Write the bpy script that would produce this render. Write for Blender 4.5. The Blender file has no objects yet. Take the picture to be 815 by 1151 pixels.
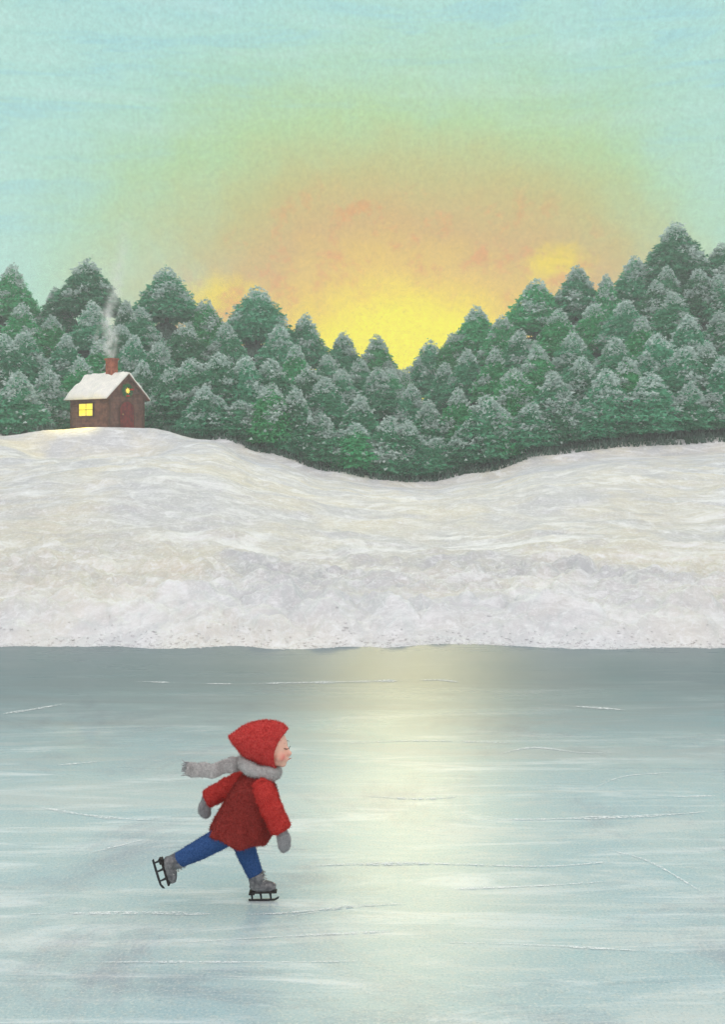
import bpy, bmesh, math, random
from mathutils import Vector, Matrix, noise
random.seed(11)
S = bpy.context.scene
COL = S.collection
R = math.radians
# ------------------------------------------------------------------ camera
F = 1250.0            # focal length in photograph pixels
YH = 515.0            # horizon row
CH = 2.56             # camera height
CX = 407.5
cd = bpy.data.cameras.new('camera'); cam = bpy.data.objects.new('camera', cd); COL.objects.link(cam)
cam.location = (0, 0, CH); cam.rotation_euler = (R(90), 0, 0)
cd.sensor_width = 36; cd.sensor_height = 36; cd.sensor_fit = 'VERTICAL'
cd.lens = F*36/1151.0
cd.shift_y = -(575.5-YH)/1151.0
cd.clip_end = 3000
S.camera = cam
# ------------------------------------------------------------------ world
HAZE = .0013
SUN_EL, SUN_AZ = 21.0, 2.2       # degrees; azimuth to the right of +Y
S.view_settings.view_transform = 'Standard'; S.view_settings.look = 'None'
S.view_settings.exposure = 0; S.view_settings.gamma = 1
def lin(c):
    return tuple(((v/255)/12.92 if v/255 <= .04045 else ((v/255+.055)/1.055)**2.4) for v in c)+(1,)
w = bpy.data.worlds.new("World"); S.world = w; w.use_nodes = True
nt = w.node_tree; nt.nodes.clear()
def N(nt, t, **k):
    n = nt.nodes.new(t)
    for a, b in k.items(): setattr(n, a, b)
    return n
def L(nt, a, b): nt.links.new(a, b)
def M(nt, op, a, b=None, c=None, clamp=False):
    n = nt.nodes.new('ShaderNodeMath'); n.operation = op; n.use_clamp = clamp
    for i, v in enumerate((a, b, c)):
        if v is None: continue
        if isinstance(v, (int, float)): n.inputs[i].default_value = v
        else: nt.links.new(v, n.inputs[i])
    return n.outputs[0]
def ramp(nt, fac, stops, interp='LINEAR'):
    n = nt.nodes.new('ShaderNodeValToRGB'); n.color_ramp.interpolation = interp
    e = n.color_ramp.elements
    while len(e) < len(stops): e.new(0.5)
    for el, (p, c) in zip(e, stops): el.position = p; el.color = c
    nt.links.new(fac, n.inputs[0]); return n.outputs[0]
def mix(nt, fac, a, b, mode='MIX'):
    n = nt.nodes.new('ShaderNodeMix'); n.data_type = 'RGBA'; n.blend_type = mode
    for s, v in ((n.inputs[0], fac), (n.inputs[6], a), (n.inputs[7], b)):
        if isinstance(v, (int, float)): s.default_value = v
        elif isinstance(v, tuple): s.default_value = v
        else: nt.links.new(v, s)
    return n.outputs[2]
def noise_n(nt, vec, scale, detail=4, rough=.55, out=0, dist=0):
    n = nt.nodes.new('ShaderNodeTexNoise'); n.inputs['Scale'].default_value = scale
    n.inputs['Detail'].default_value = detail; n.inputs['Roughness'].default_value = rough
    n.inputs['Distortion'].default_value = dist
    if vec is not None: nt.links.new(vec, n.inputs['Vector'])
    return n.outputs[out]
def smap(nt, v, a, b, c=0, d=1):
    n = nt.nodes.new('ShaderNodeMapRange'); n.interpolation_type = 'SMOOTHSTEP'
    nt.links.new(v, n.inputs[0])
    for i, q in zip((1, 2, 3, 4), (a, b, c, d)): n.inputs[i].default_value = q
    return n.outputs[0]
tc = N(nt, 'ShaderNodeTexCoord'); gen = tc.outputs['Generated']
sp = N(nt, 'ShaderNodeSeparateXYZ'); L(nt, gen, sp.inputs[0])
az = M(nt, 'ARCTAN2', sp.outputs[0], sp.outputs[1])
el = M(nt, 'ARCSINE', sp.outputs[2])
cloud = noise_n(nt, gen, 9, 6, .62)
cl2 = noise_n(nt, gen, 34, 5, .7)
grain = noise_n(nt, gen, 260, 3, .8)
du = M(nt, 'DIVIDE', M(nt, 'SUBTRACT', az, R(SUN_AZ)), 1.55)
dv = M(nt, 'SUBTRACT', el, R(5.2))
r = M(nt, 'SQRT', M(nt, 'ADD', M(nt, 'MULTIPLY', du, du), M(nt, 'MULTIPLY', dv, dv)))
r = M(nt, 'ADD', r, M(nt, 'MULTIPLY', M(nt, 'SUBTRACT', cloud, .5), .06))
r = M(nt, 'ADD', r, M(nt, 'MULTIPLY', M(nt, 'SUBTRACT', cl2, .5), .035))
rr = M(nt, 'DIVIDE', r, .5, clamp=True)
stops = [(0.0, lin((255, 244, 4))), (.08, lin((255, 242, 12))), (.115, lin((248, 220, 54))), (.165, lin((234, 194, 82))),
         (.24, lin((210, 174, 106))), (.32, lin((192, 188, 122))), (.42, lin((174, 210, 156))), (.50, lin((168, 214, 188))),
         (.58, lin((168, 218, 208))), (.70, lin((164, 216, 220))), (1.0, lin((176, 220, 222)))]
skyc = ramp(nt, rr, stops)
# two yellow bright cloud patches low over the ridge to the left and the right of the sun
def patch(azd, eld, sa, se):
    a = M(nt, 'DIVIDE', M(nt, 'SUBTRACT', az, R(azd)), R(sa)); b = M(nt, 'DIVIDE', M(nt, 'SUBTRACT', el, R(eld)), R(se))
    q = M(nt, 'ADD', M(nt, 'MULTIPLY', a, a), M(nt, 'MULTIPLY', b, b))
    q = M(nt, 'ADD', q, M(nt, 'MULTIPLY', M(nt, 'SUBTRACT', cl2, .5), 3.2))
    return smap(nt, q, 1.5, -.5)
pt = M(nt, 'MAXIMUM', patch(-7.4, 8.2, 2.3, 1.1), patch(9.9, 9.7, 1.9, 1.1))
skyc = mix(nt, M(nt, 'MULTIPLY', pt, .9), skyc, lin((244, 216, 30)))
# orange mottling inside the glow
om = M(nt, 'MULTIPLY', smap(nt, cl2, .5, .68), M(nt, 'MULTIPLY', smap(nt, rr, .10, .2), smap(nt, rr, .36, .26)))
skyc = mix(nt, M(nt, 'MULTIPLY', om, .6), skyc, lin((228, 146, 84)))
# pale blue patches in the upper sky
skyc = mix(nt, M(nt, 'MULTIPLY', M(nt, 'MULTIPLY', smap(nt, cloud, .5, .66), smap(nt, rr, .5, .75)), .6), skyc, lin((172, 222, 238)))
adz = M(nt, 'ABSOLUTE', M(nt, 'SUBTRACT', az, R(SUN_AZ)))
adz = M(nt, 'ADD', adz, M(nt, 'MULTIPLY', M(nt, 'SUBTRACT', cloud, .5), .2))
skyc = mix(nt, M(nt, 'MULTIPLY', smap(nt, adz, R(9), R(22)), .9), skyc, lin((178, 224, 212)))
# thin high streaks of cloud
smp = N(nt, 'ShaderNodeMapping'); smp.inputs['Scale'].default_value = (3.5, 3.5, 30); smp.inputs['Rotation'].default_value = (0, R(4), 0); L(nt, gen, smp.inputs[0])
stk = noise_n(nt, smp.outputs[0], 1.6, 6, .65, dist=.5)
skyc = mix(nt, M(nt, 'MULTIPLY', M(nt, 'MULTIPLY', smap(nt, stk, .48, .68), smap(nt, rr, .3, .6)), .22), skyc, lin((204, 232, 226)))
skyc = mix(nt, M(nt, 'MULTIPLY', M(nt, 'MULTIPLY', smap(nt, stk, .5, .36), smap(nt, rr, .36, .6)), .5), skyc, lin((150, 208, 218)))
# the dome overhead and behind the viewer is a pale bright overcast
back = smap(nt, sp.outputs[1], .45, -.25)
up = smap(nt, el, R(34), R(62))
bk = M(nt, 'MAXIMUM', back, up)
skyc = mix(nt, bk, skyc, (1.16, 1.12, 1.12, 1))
gr = M(nt, 'ADD', .72, M(nt, 'MULTIPLY', grain, .56))
grc = N(nt, 'ShaderNodeCombineXYZ')
for i in range(3): L(nt, gr, grc.inputs[i])
skyc = mix(nt, 1.0, skyc, grc.outputs[0], 'MULTIPLY')
nish = N(nt, 'ShaderNodeTexSky', sky_type='NISHITA', sun_disc=False, sun_elevation=R(SUN_EL), sun_rotation=R(SUN_AZ))
bg1 = N(nt, 'ShaderNodeBackground'); L(nt, skyc, bg1.inputs[0]); bg1.inputs[1].default_value = .97
bg2 = N(nt, 'ShaderNodeBackground'); L(nt, nish.outputs[0], bg2.inputs[0]); bg2.inputs[1].default_value = .002
ad = N(nt, 'ShaderNodeAddShader'); L(nt, bg1.outputs[0], ad.inputs[0]); L(nt, bg2.outputs[0], ad.inputs[1])
wo = N(nt, 'ShaderNodeOutputWorld'); L(nt, ad.outputs[0], wo.inputs[0])
# sun
sl = bpy.data.lights.new('sun', 'SUN'); sl.energy = .5; sl.angle = R(8); sl.color = (1, .86, .42)
so = bpy.data.objects.new('sun', sl); COL.objects.link(so)
sd = Vector((math.sin(R(SUN_AZ))*math.cos(R(SUN_EL)), math.cos(R(SUN_AZ))*math.cos(R(SUN_EL)), math.sin(R(SUN_EL))))
so.rotation_euler = sd.to_track_quat('Z', 'Y').to_euler(); so.location = (0, 60, 30)

# ------------------------------------------------------------------ helpers
def at(px, py, d): return Vector(((px-CX)/F*d, d, CH+(YH-py)/F*d))
def material(name, rough=.8, spec=.3):
    m = bpy.data.materials.new(name); m.use_nodes = True
    b = m.node_tree.nodes['Principled BSDF']; b.inputs['Roughness'].default_value = rough
    b.inputs['Specular IOR Level'].default_value = spec
    return m, m.node_tree, b
def bump(nt, b, h, strength, dist):
    n = nt.nodes.new('ShaderNodeBump'); n.inputs['Strength'].default_value = strength; n.inputs['Distance'].default_value = dist
    L(nt, h, n.inputs['Height']); L(nt, n.outputs[0], b.inputs['Normal']); return n
def simple(name, c1, c2, scale, rough=.85, spec=.2, bs=.3, bd=.01, detail=5, lo=.35, hi=.65, rnd=0):
    """two colours mottled by noise, with bump"""
    m, nt, b = material(name, rough, spec)
    t = N(nt, 'ShaderNodeTexCoord'); v = t.outputs['Object']
    n = noise_n(nt, v, scale, detail, .65)
    c = mix(nt, smap(nt, n, lo, hi), lin(c1), lin(c2))
    if rnd:
        oi = N(nt, 'ShaderNodeObjectInfo'); h = N(nt, 'ShaderNodeHueSaturation')
        L(nt, c, h.inputs['Color']); L(nt, M(nt, 'ADD', 1-rnd, M(nt, 'MULTIPLY', oi.outputs['Random'], 2*rnd)), h.inputs['Value'])
        L(nt, M(nt, 'ADD', .5-rnd*.06, M(nt, 'MULTIPLY', oi.outputs['Random'], rnd*.12)), h.inputs['Hue'])
        c = h.outputs[0]
    L(nt, c, b.inputs['Base Color'])
    if bs: bump(nt, b, noise_n(nt, v, scale*2.2, 4, .7), bs, bd)
    return m
def tag(o, label=None, cat=None, group=None, kind=None):
    if label: o['label'] = label
    if cat: o['category'] = cat
    if group: o['group'] = group
    if kind: o['kind'] = kind
    return o
def empty(name, loc, rz=0):
    o = bpy.data.objects.new(name, None); COL.objects.link(o); o.location = loc; o.rotation_euler = (0, 0, rz)
    o.empty_display_size = .2; return o
def link(name, me, mats=(), parent=None, smooth=True):
    o = bpy.data.objects.new(name, me); COL.objects.link(o)
    for m in mats: me.materials.append(m)
    if smooth: me.polygons.foreach_set('use_smooth', [True]*len(me.polygons))
    if parent: o.parent = parent
    return o
def mesh(vs, fs, mi=None):
    me = bpy.data.meshes.new('m'); me.from_pydata([tuple(v) for v in vs], [], fs)
    if mi: me.polygons.foreach_set('material_index', mi)
    me.update(); return me
class MB:
    def __init__(s): s.v = []; s.f = []; s.m = []
    def add(s, vs, fs, mi=0):
        k = len(s.v); s.v += [Vector(v) for v in vs]; s.f += [tuple(i+k for i in f) for f in fs]; s.m += [mi]*len(fs)
    def box(s, c, size, mi=0, rot=None):
        c = Vector(c); hx, hy, hz = [q/2 for q in size]
        vs = [Vector((x, y, z)) for x in (-hx, hx) for y in (-hy, hy) for z in (-hz, hz)]
        if rot: vs = [rot @ v for v in vs]
        s.add([v+c for v in vs], [(0, 1, 3, 2), (4, 6, 7, 5), (0, 4, 5, 1), (2, 3, 7, 6), (0, 2, 6, 4), (1, 5, 7, 3)], mi)
    def loft(s, secs, n=20, caps=True, mi=0):
        """secs: (centre, half axis a, half axis b)"""
        vs = []; fs = []
        for c, a, b in secs:
            for i in range(n):
                t = 2*math.pi*i/n; vs.append(Vector(c)+Vector(a)*math.cos(t)+Vector(b)*math.sin(t))
        for k in range(len(secs)-1):
            for i in range(n):
                j = (i+1) % n; fs.append((k*n+i, k*n+j, (k+1)*n+j, (k+1)*n+i))
        if caps:
            fs.append(tuple(range(n))[::-1]); fs.append(tuple((len(secs)-1)*n+i for i in range(n)))
        s.add(vs, fs, mi)
    def tube(s, pts, rad, n=14, mi=0, caps=True, flat=1.0):
        pts = [Vector(p) for p in pts]; secs = []; up = Vector((0, 1, 0))
        for i, p in enumerate(pts):
            t = (pts[min(i+1, len(pts)-1)]-pts[max(i-1, 0)]).normalized()
            u = up if abs(t.dot(up)) < .9 else Vector((1, 0, 0))
            a = t.cross(u).normalized(); b = a.cross(t).normalized()
            rr = rad[i] if isinstance(rad, (list, tuple)) else rad
            secs.append((p, a*rr, b*rr*flat))
        s.loft(secs, n, caps, mi)
    def ball(s, c, rad, mi=0, nu=18, nv=12, rot=None):
        if isinstance(rad, (int, float)): rad = (rad,)*3
        vs = []; fs = []
        for k in range(nv+1):
            p = math.pi*k/nv; k2 = max(math.sin(p), .01)
            for i in range(nu):
                t = 2*math.pi*i/nu; q = Vector((rad[0]*k2*math.cos(t), rad[1]*k2*math.sin(t), rad[2]*math.cos(p)))
                vs.append(Vector(c)+(rot @ q if rot else q))
        for k in range(nv):
            for i in range(nu):
                j = (i+1) % nu; fs.append((k*nu+i, (k+1)*nu+i, (k+1)*nu+j, k*nu+j))
        fs.append(tuple(range(nu))); fs.append(tuple(nv*nu+i for i in range(nu))[::-1])
        s.add(vs, fs, mi)
    def mesh(s):
        me = mesh(s.v, s.f, s.m)
        b_ = bmesh.new(); b_.from_mesh(me); bmesh.ops.recalc_face_normals(b_, faces=b_.faces[:]); b_.to_mesh(me); b_.free()
        return me
    def build(s, name, mats, parent=None, smooth=True):
        return link(name, s.mesh(), mats if isinstance(mats, (list, tuple)) else [mats], parent, smooth)
def blob(mb, voxel=.006, smooth=4):
    """closed pieces fused into one continuous surface"""
    me = mb.mesh(); o = bpy.data.objects.new('tmp', me); COL.objects.link(o)
    md = o.modifiers.new('r', 'REMESH'); md.mode = 'VOXEL'; md.voxel_size = voxel
    if smooth:
        m2 = o.modifiers.new('s', 'SMOOTH'); m2.iterations = smooth; m2.factor = .5
    dg = bpy.context.evaluated_depsgraph_get(); dg.update()
    out = bpy.data.meshes.new_from_object(o.evaluated_get(dg))
    bpy.data.objects.remove(o); bpy.data.meshes.remove(me)
    out.materials.clear()
    return out
def fuzz(me, n, ln, wd, rnd=.6, seed=1, mi=0):
    """short woolly fibres on the surface, returned as one new mesh with the surface"""
    rg = random.Random(seed)
    bm = bmesh.new(); bm.from_mesh(me); bmesh.ops.triangulate(bm, faces=bm.faces[:]); bm.faces.ensure_lookup_table()
    fs = bm.faces[:]; cum = []; t = 0
    for f in fs: t += f.calc_area(); cum.append(t)
    import bisect
    vs = [v.co.copy() for v in bm.verts]; bm.verts.index_update()
    faces = [tuple(v.index for v in f.verts) for f in fs]
    for k in range(n):
        f = fs[min(bisect.bisect(cum, rg.random()*t), len(fs)-1)]
        a, b, c = [v.co for v in f.verts]; u, v2 = rg.random(), rg.random()
        if u+v2 > 1: u, v2 = 1-u, 1-v2
        p = a+(b-a)*u+(c-a)*v2
        rv = Vector((rg.gauss(0, 1), rg.gauss(0, 1), rg.gauss(0, 1)))
        d = (f.normal+rv*rnd).normalized()*ln*rg.uniform(.4, 1.2)
        s = d.cross(Vector((rg.gauss(0, 1), rg.gauss(0, 1), rg.gauss(0, 1)))).normalized()*wd
        i = len(vs); vs += [p-s, p+s, p+d]; faces.append((i, i+1, i+2))
    bm.free(); return mesh(vs, faces)
def interp(xs, ys, x):
    if x <= xs[0]: return ys[0]
    for i in range(len(xs)-1):
        if x <= xs[i+1]:
            t = (x-xs[i])/(xs[i+1]-xs[i]); t = t*t*(3-2*t); return ys[i]+(ys[i+1]-ys[i])*t
    return ys[-1]
def sstep(a, b, x):
    t = max(0, min(1, (x-a)/(b-a))); return t*t*(3-2*t)

# ------------------------------------------------------------------ terrain
DS, DC, DR = 15.3, 84.0, 125.0          # distances: shore, crest of the snow, ridge
BX = [-500, 0, 60, 110, 165, 230, 300, 370, 430, 480, 540, 620, 700, 760, 815, 1300]
BY = [470, 490, 483, 480, 481, 494, 518, 537, 546, 548, 540, 521, 513, 512, 508, 480]
TX = [-600, -100, 13, 62, 98, 140, 187, 230, 289, 343, 386, 423, 455, 482, 536, 603, 649, 679, 712, 760, 812, 900, 1500]
TY = [250, 280, 303, 325, 297, 325, 303, 335, 328, 356, 376, 384, 410, 388, 348, 318, 302, 306, 288, 266, 276, 255, 220]
def crest(px): return CH+(YH-interp(BX, BY, px))/F*DC
def ridge(px): return CH+(YH-(interp(TX, TY, px)+58))/F*DR
def fb(x, y, z, o=4):
    s = 0; a = 1
    for i in range(o): s += a*noise.noise(Vector((x, y, z))); x *= 2.03; y *= 2.03; a *= .5
    return s
def zground(px, d):
    if d <= DC:
        s = (d-DS)/(DC-DS)
        zc = crest(px)
        x = (px-CX)/F*d
        if s < 0: return -.25+.25*(1+s*6) if s > -.1 else -.3
        z = zc*(s**1.15)
        z -= 1.8*sstep(48, 75, d)*(1-sstep(76, 83.8, d))*sstep(-10, 60, px)*(1-sstep(150, 230, px))      # the knoll under the cabin
        z += .26*sstep(0, .02, s)*(1-sstep(.3, 1, s))                # the lip of the bank
        z += fb(x*.11, d*.05, 3.1)*.45*sstep(0, .25, s)*(1-sstep(.75, 1, s))
        z += .5*math.exp(-((s-.30)/.12)**2)*(fb(x*.06+4, d*.03, 9)+.35)
        return z
    hw = sstep(-20, 70, px)*(1-sstep(178, 260, px))*10      # level ground round the cabin
    t = max(0, (d-DC-hw)/(DR-DC-hw))
    zc = crest(px); zr = ridge(px)
    if t <= 1: return zc+(zr-zc)*(t**.95)
    return zr-(t-1)*8
def shore_wobble(x): return fb(x*.22, 1.7, 5.5, 5)*.8
def grid(pxs, ds, hf):
    vs = []; fs = []
    for d in ds:
        for px in pxs: vs.append(hf(px, d))
    n = len(pxs)
    for j in range(len(ds)-1):
        for i in range(n-1): fs.append((j*n+i, j*n+i+1, (j+1)*n+i+1, (j+1)*n+i))
    return mesh(vs, fs)
def pcols(n_mid):
    a = [-1500+i*(1300/40) for i in range(40)]
    b = [-200+i*(1215/n_mid) for i in range(n_mid)]
    c = [1015+i*(1300/40) for i in range(41)]
    return a+b+c
def snow_h(px, d):
    x = (px-CX)/F*d
    w = shore_wobble(x)
    k = 1-sstep(15.3, 22, d)
    z = zground(px, d-w*k)
    s = (d-w*k-DS)
    if s > -.5:
        z += (abs(fb(x*1.1, d*1.0, 2.2, 5))*.36)*sstep(-.1, .5, s)*(1-sstep(4, 14, s))      # clumps along the shore
        z += fb(x*.9, d*.45, 7.7, 4)*.05*sstep(0, 3, s)*(1+d*.025)*(1-sstep(68, 82, d))
        z += fb(x*3.5, d*2.2, 1.2, 3)*.02*sstep(0, 1, s)
        z -= .35*0
        z += (1-sstep(60, 80, d))*max(0, fb(x*.35, d*1.3, 12.2, 4))*.11*sstep(2, 9, s)                             # wind-blown ripples
    if d > 86.5: z -= (1-sstep(52, 70, px)*(1-sstep(180, 196, px)))*.8
    return Vector((x, d, z))
ds = []; d = 13.6
while d < 95: ds.append(d); d += .07+max(0, d-17)*.0075
m, nt, b = material('snow', .75, .25)
t = N(nt, 'ShaderNodeTexCoord'); v = t.outputs['Object']
mp = N(nt, 'ShaderNodeMapping'); mp.inputs['Scale'].default_value = (.6, .4, 1); L(nt, v, mp.inputs[0]); vv = mp.outputs[0]
n1 = noise_n(nt, vv, .35, 5, .6, dist=.6); n2 = noise_n(nt, vv, 2.6, 6, .75, dist=1.2); n3 = noise_n(nt, v, 22, 3, .8)
n6 = noise_n(nt, vv, 7.5, 6, .8, dist=2.2)
c = mix(nt, smap(nt, n1, .38, .66), lin((200, 199, 202)), lin((216, 209, 194)))
c = mix(nt, M(nt, 'MULTIPLY', smap(nt, n6, .48, .66), .6), c, lin((252, 252, 255)))
c = mix(nt, M(nt, 'MULTIPLY', smap(nt, n6, .48, .30), .30), c, lin((176, 178, 186)))
smp2 = N(nt, 'ShaderNodeMapping'); smp2.inputs['Scale'].default_value = (.25, .22, 1); smp2.inputs['Rotation'].default_value = (0, 0, R(12)); L(nt, v, smp2.inputs[0])
n8 = noise_n(nt, smp2.outputs[0], 1.1, 7, .72, dist=1.6)
c = mix(nt, M(nt, 'MULTIPLY', smap(nt, n8, .47, .66), .6), c, lin((253, 253, 255)))
c = mix(nt, M(nt, 'MULTIPLY', smap(nt, n8, .50, .32), .45), c, lin((184, 185, 190)))
syy = N(nt, 'ShaderNodeSeparateXYZ'); L(nt, v, syy.inputs[0])
fresh = M(nt, 'MULTIPLY', smap(nt, M(nt, 'ADD', syy.outputs[1], M(nt, 'MULTIPLY', n8, 9)), 25, 17), .45)     # fresh powder along the shore
c = mix(nt, fresh, c, lin((252, 252, 254)))
c = mix(nt, M(nt, 'MULTIPLY', smap(nt, n2, .50, .70), .6), c, lin((247, 247, 250)))
c = mix(nt, M(nt, 'MULTIPLY', smap(nt, n2, .46, .30), .28), c, lin((184, 186, 192)))
c = mix(nt, M(nt, 'MULTIPLY', smap(nt, n3, .55, .75), .5), c, lin((250, 250, 250)))
L(nt, c, b.inputs['Base Color'])
bump(nt, b, M(nt, 'ADD', M(nt, 'MULTIPLY', n2, 1.0), M(nt, 'MULTIPLY', n3, .25)), .5, .07)
SNOW = m
sf = grid(pcols(520), ds, snow_h)
# crumbs and puffs of powder snow, heaped along the shore and blown over the drifts
from mathutils import noise as _nz
rgc = random.Random(21)
bmf = bmesh.new(); bmf.from_mesh(sf)
ico = bmesh.new(); bmesh.ops.create_icosphere(ico, subdivisions=1, radius=1); IV = [v_.co.copy() for v_ in ico.verts]; IF = [[v_.index for v_ in f_.verts] for f_ in ico.faces]; ico.free()
def puff(c_, r_, fl=.6):
    rot = Matrix.Rotation(rgc.uniform(0, 6.28), 3, 'Z'); k_ = [rgc.uniform(.6, 1.3) for _ in IV]
    sx_ = rgc.uniform(.8, 1.9)
    V_ = [bmf.verts.new(c_+rot @ Vector((q_.x*sx_, q_.y, q_.z*fl))*r_*kk) for q_, kk in zip(IV, k_)]
    for f_ in IF: bmf.faces.new([V_[i] for i in f_])
for k in range(4200):
    px = rgc.uniform(-260, 1080); x0 = (px-CX)/F*15.4; w_ = shore_wobble(x0)
    cl_ = noise.noise(Vector((x0*.9, 4, 4)))
    if rgc.random() < .45-.9*cl_: continue
    d_ = 15.35+w_+abs(rgc.gauss(0, .22))-.14
    p_ = snow_h(px, d_); p_.z = max(p_.z, -.01)
    puff(p_, rgc.uniform(.009, .026)*(.6+.6*rgc.random()), .42)
bmf.to_mesh(sf); bmf.free()
o = link('snowfield', sf, [SNOW]); tag(o, kind='structure')
# forest floor on the hills behind
m, nt, b = material('forest_floor', .95, .1)
t = N(nt, 'ShaderNodeTexCoord'); v = t.outputs['Object']
c = mix(nt, smap(nt, noise_n(nt, v, 1.4, 5, .7), .4, .62), lin((50, 72, 60)), lin((98, 112, 106)))
L(nt, c, b.inputs['Base Color']); bump(nt, b, noise_n(nt, v, 3, 5, .7), .8, .3)
def hill_h(px, d):
    x = (px-CX)/F*d
    z = zground(px, d)+fb(x*.2, d*.2, 4, 3)*.3*sstep(84, 90, d)-.25*sstep(86.5, 85, d)-.5*sstep(56, 68, px)*(1-sstep(182, 194, px))*(1-sstep(92, 95, d))
    return Vector((x, d, z))
ds2 = [85.2+i*1.4 for i in range(31)]+[130, 138, 150, 175]
o = link('hills', grid(pcols(150), ds2, hill_h), [m]); tag(o, kind='structure')

# pale winter air
hb = bpy.data.materials.new('haze'); hb.use_nodes = True; _n = hb.node_tree; _n.nodes.clear()
_o = N(_n, 'ShaderNodeOutputMaterial'); _v = N(_n, 'ShaderNodeVolumePrincipled'); _v.inputs['Color'].default_value = (.93, .96, .96, 1); _v.inputs['Density'].default_value = HAZE
L(_n, _v.outputs[0], _o.inputs['Volume'])
def build_haze():
    mb = MB(); mb.box((0, 60, 19), (900, 330, 42)); o = mb.build('haze', hb, None, False); tag(o, kind='stuff')
if HAZE > 0: build_haze()
# ------------------------------------------------------------------ ice
m, nt, b = material('ice', .2, .5)
b.inputs['IOR'].default_value = 1.11
t = N(nt, 'ShaderNodeTexCoord'); v = t.outputs['Object']
mp = N(nt, 'ShaderNodeMapping'); mp.inputs['Scale'].default_value = (.16, 1, 1); mp.inputs['Rotation'].default_value = (0, 0, R(2)); L(nt, v, mp.inputs[0])
vs_ = mp.outputs[0]
n1 = noise_n(nt, v, .45, 5, .6); n2 = noise_n(nt, vs_, 1.6, 6, .7, dist=.8); n3 = noise_n(nt, v, 62, 3, .8); n4 = noise_n(nt, vs_, 3.4, 6, .72, dist=1.2)
n5 = noise_n(nt, v, 17, 4, .75)
c = mix(nt, smap(nt, n1, .35, .65), lin((172, 196, 202)), lin((186, 204, 204)))
c = mix(nt, M(nt, 'MULTIPLY', smap(nt, n2, .5, .62), .75), c, lin((208, 217, 216)))
c = mix(nt, M(nt, 'MULTIPLY', smap(nt, n2, .44, .30), .5), c, lin((140, 152, 164)))
c = mix(nt, M(nt, 'MULTIPLY', smap(nt, n4, .49, .70), .6), c, lin((238, 243, 245)))
n7 = noise_n(nt, v, .55, 7, .75, dist=.7)
c = mix(nt, M(nt, 'MULTIPLY', smap(nt, n7, .48, .72), .6), c, lin((152, 152, 164)))
c = mix(nt, M(nt, 'MULTIPLY', smap(nt, n7, .44, .30), .35), c, lin((160, 206, 210)))
c = mix(nt, M(nt, 'MULTIPLY', smap(nt, n5, .45, .7), .25), c, lin((214, 208, 196)))
c = mix(nt, M(nt, 'MULTIPLY', smap(nt, n3, .5, .68), .55), c, lin((228, 226, 218)))
c = mix(nt, M(nt, 'MULTIPLY', smap(nt, n3, .46, .32), .35), c, lin((120, 138, 142)))
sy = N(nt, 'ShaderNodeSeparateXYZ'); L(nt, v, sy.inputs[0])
clear = smap(nt, M(nt, 'ADD', sy.outputs[1], M(nt, 'MULTIPLY', M(nt, 'SUBTRACT', n2, .5), 5)), 7.5, 13.5)     # dark reflection of the trees, painted into the ice colour towards the shore
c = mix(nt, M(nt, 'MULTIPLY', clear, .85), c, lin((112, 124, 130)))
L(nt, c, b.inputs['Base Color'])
rg = M(nt, 'ADD', .225, M(nt, 'MULTIPLY', n2, .12)); L(nt, rg, b.inputs['Roughness'])
bump(nt, b, M(nt, 'ADD', M(nt, 'MULTIPLY', n3, .5), n4), .25, .006)
ICE = m
SCR = simple('scratched_ice', (230, 236, 238), (252, 253, 254), 14, .9, .1, 0)
_n = SCR.node_tree; _t = N(_n, 'ShaderNodeTexCoord')
L(_n, smap(_n, noise_n(_n, _t.outputs['Object'], 38, 3, .8), .36, .60, 0, .8), _n.nodes['Principled BSDF'].inputs['Alpha'])
mb = MB()
nx = 60
for j in range(2): pass
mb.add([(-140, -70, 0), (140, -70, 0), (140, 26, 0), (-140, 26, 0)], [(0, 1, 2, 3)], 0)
def ipt(px, py, z=.004):
    d = CH*F/(py-YH); return Vector(((px-CX)/F*d, d, z))
def scratch(pts, wid, seed):
    """a skate scratch: broken, slightly wandering thin strip of shaved ice"""
    rgn = random.Random(seed); P = []
    for k in range(len(pts)-1):
        a = ipt(*pts[k]); c2 = ipt(*pts[k+1]); n = max(6, int((c2-a).length/.06))
        for i in range(n): P.append(a+(c2-a)*i/n)
    # smooth
    for _ in range(12): P = [P[0]]+[(P[i-1]+P[i]*2+P[i+1])/4 for i in range(1, len(P)-1)]+[P[-1]]
    n = len(P)
    vs = []; fs = []
    for i, p in enumerate(P):
        d2 = (P[min(i+1, n-1)]-P[max(i-1, 0)]).normalized(); s = Vector((-d2.y, d2.x, 0))
        f = max(0, math.sin(math.pi*i/(n-1)))**.5
        wv = wid*f*(.35+.9*abs(noise.noise(p*3.1+Vector((seed, 0, 0))))*2)*(p.y/6.0)**.6
        if noise.noise(p*1.7+Vector((0, seed, 0))) < -.22: wv *= .12
        off = s*noise.noise(p*.8)*.05
        vs += [p+off-s*wv, p+off+s*wv]
    for i in range(n-1): fs.append((2*i, 2*i+1, 2*i+3, 2*i+2))
    mb.add(vs, fs, 1)
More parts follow.
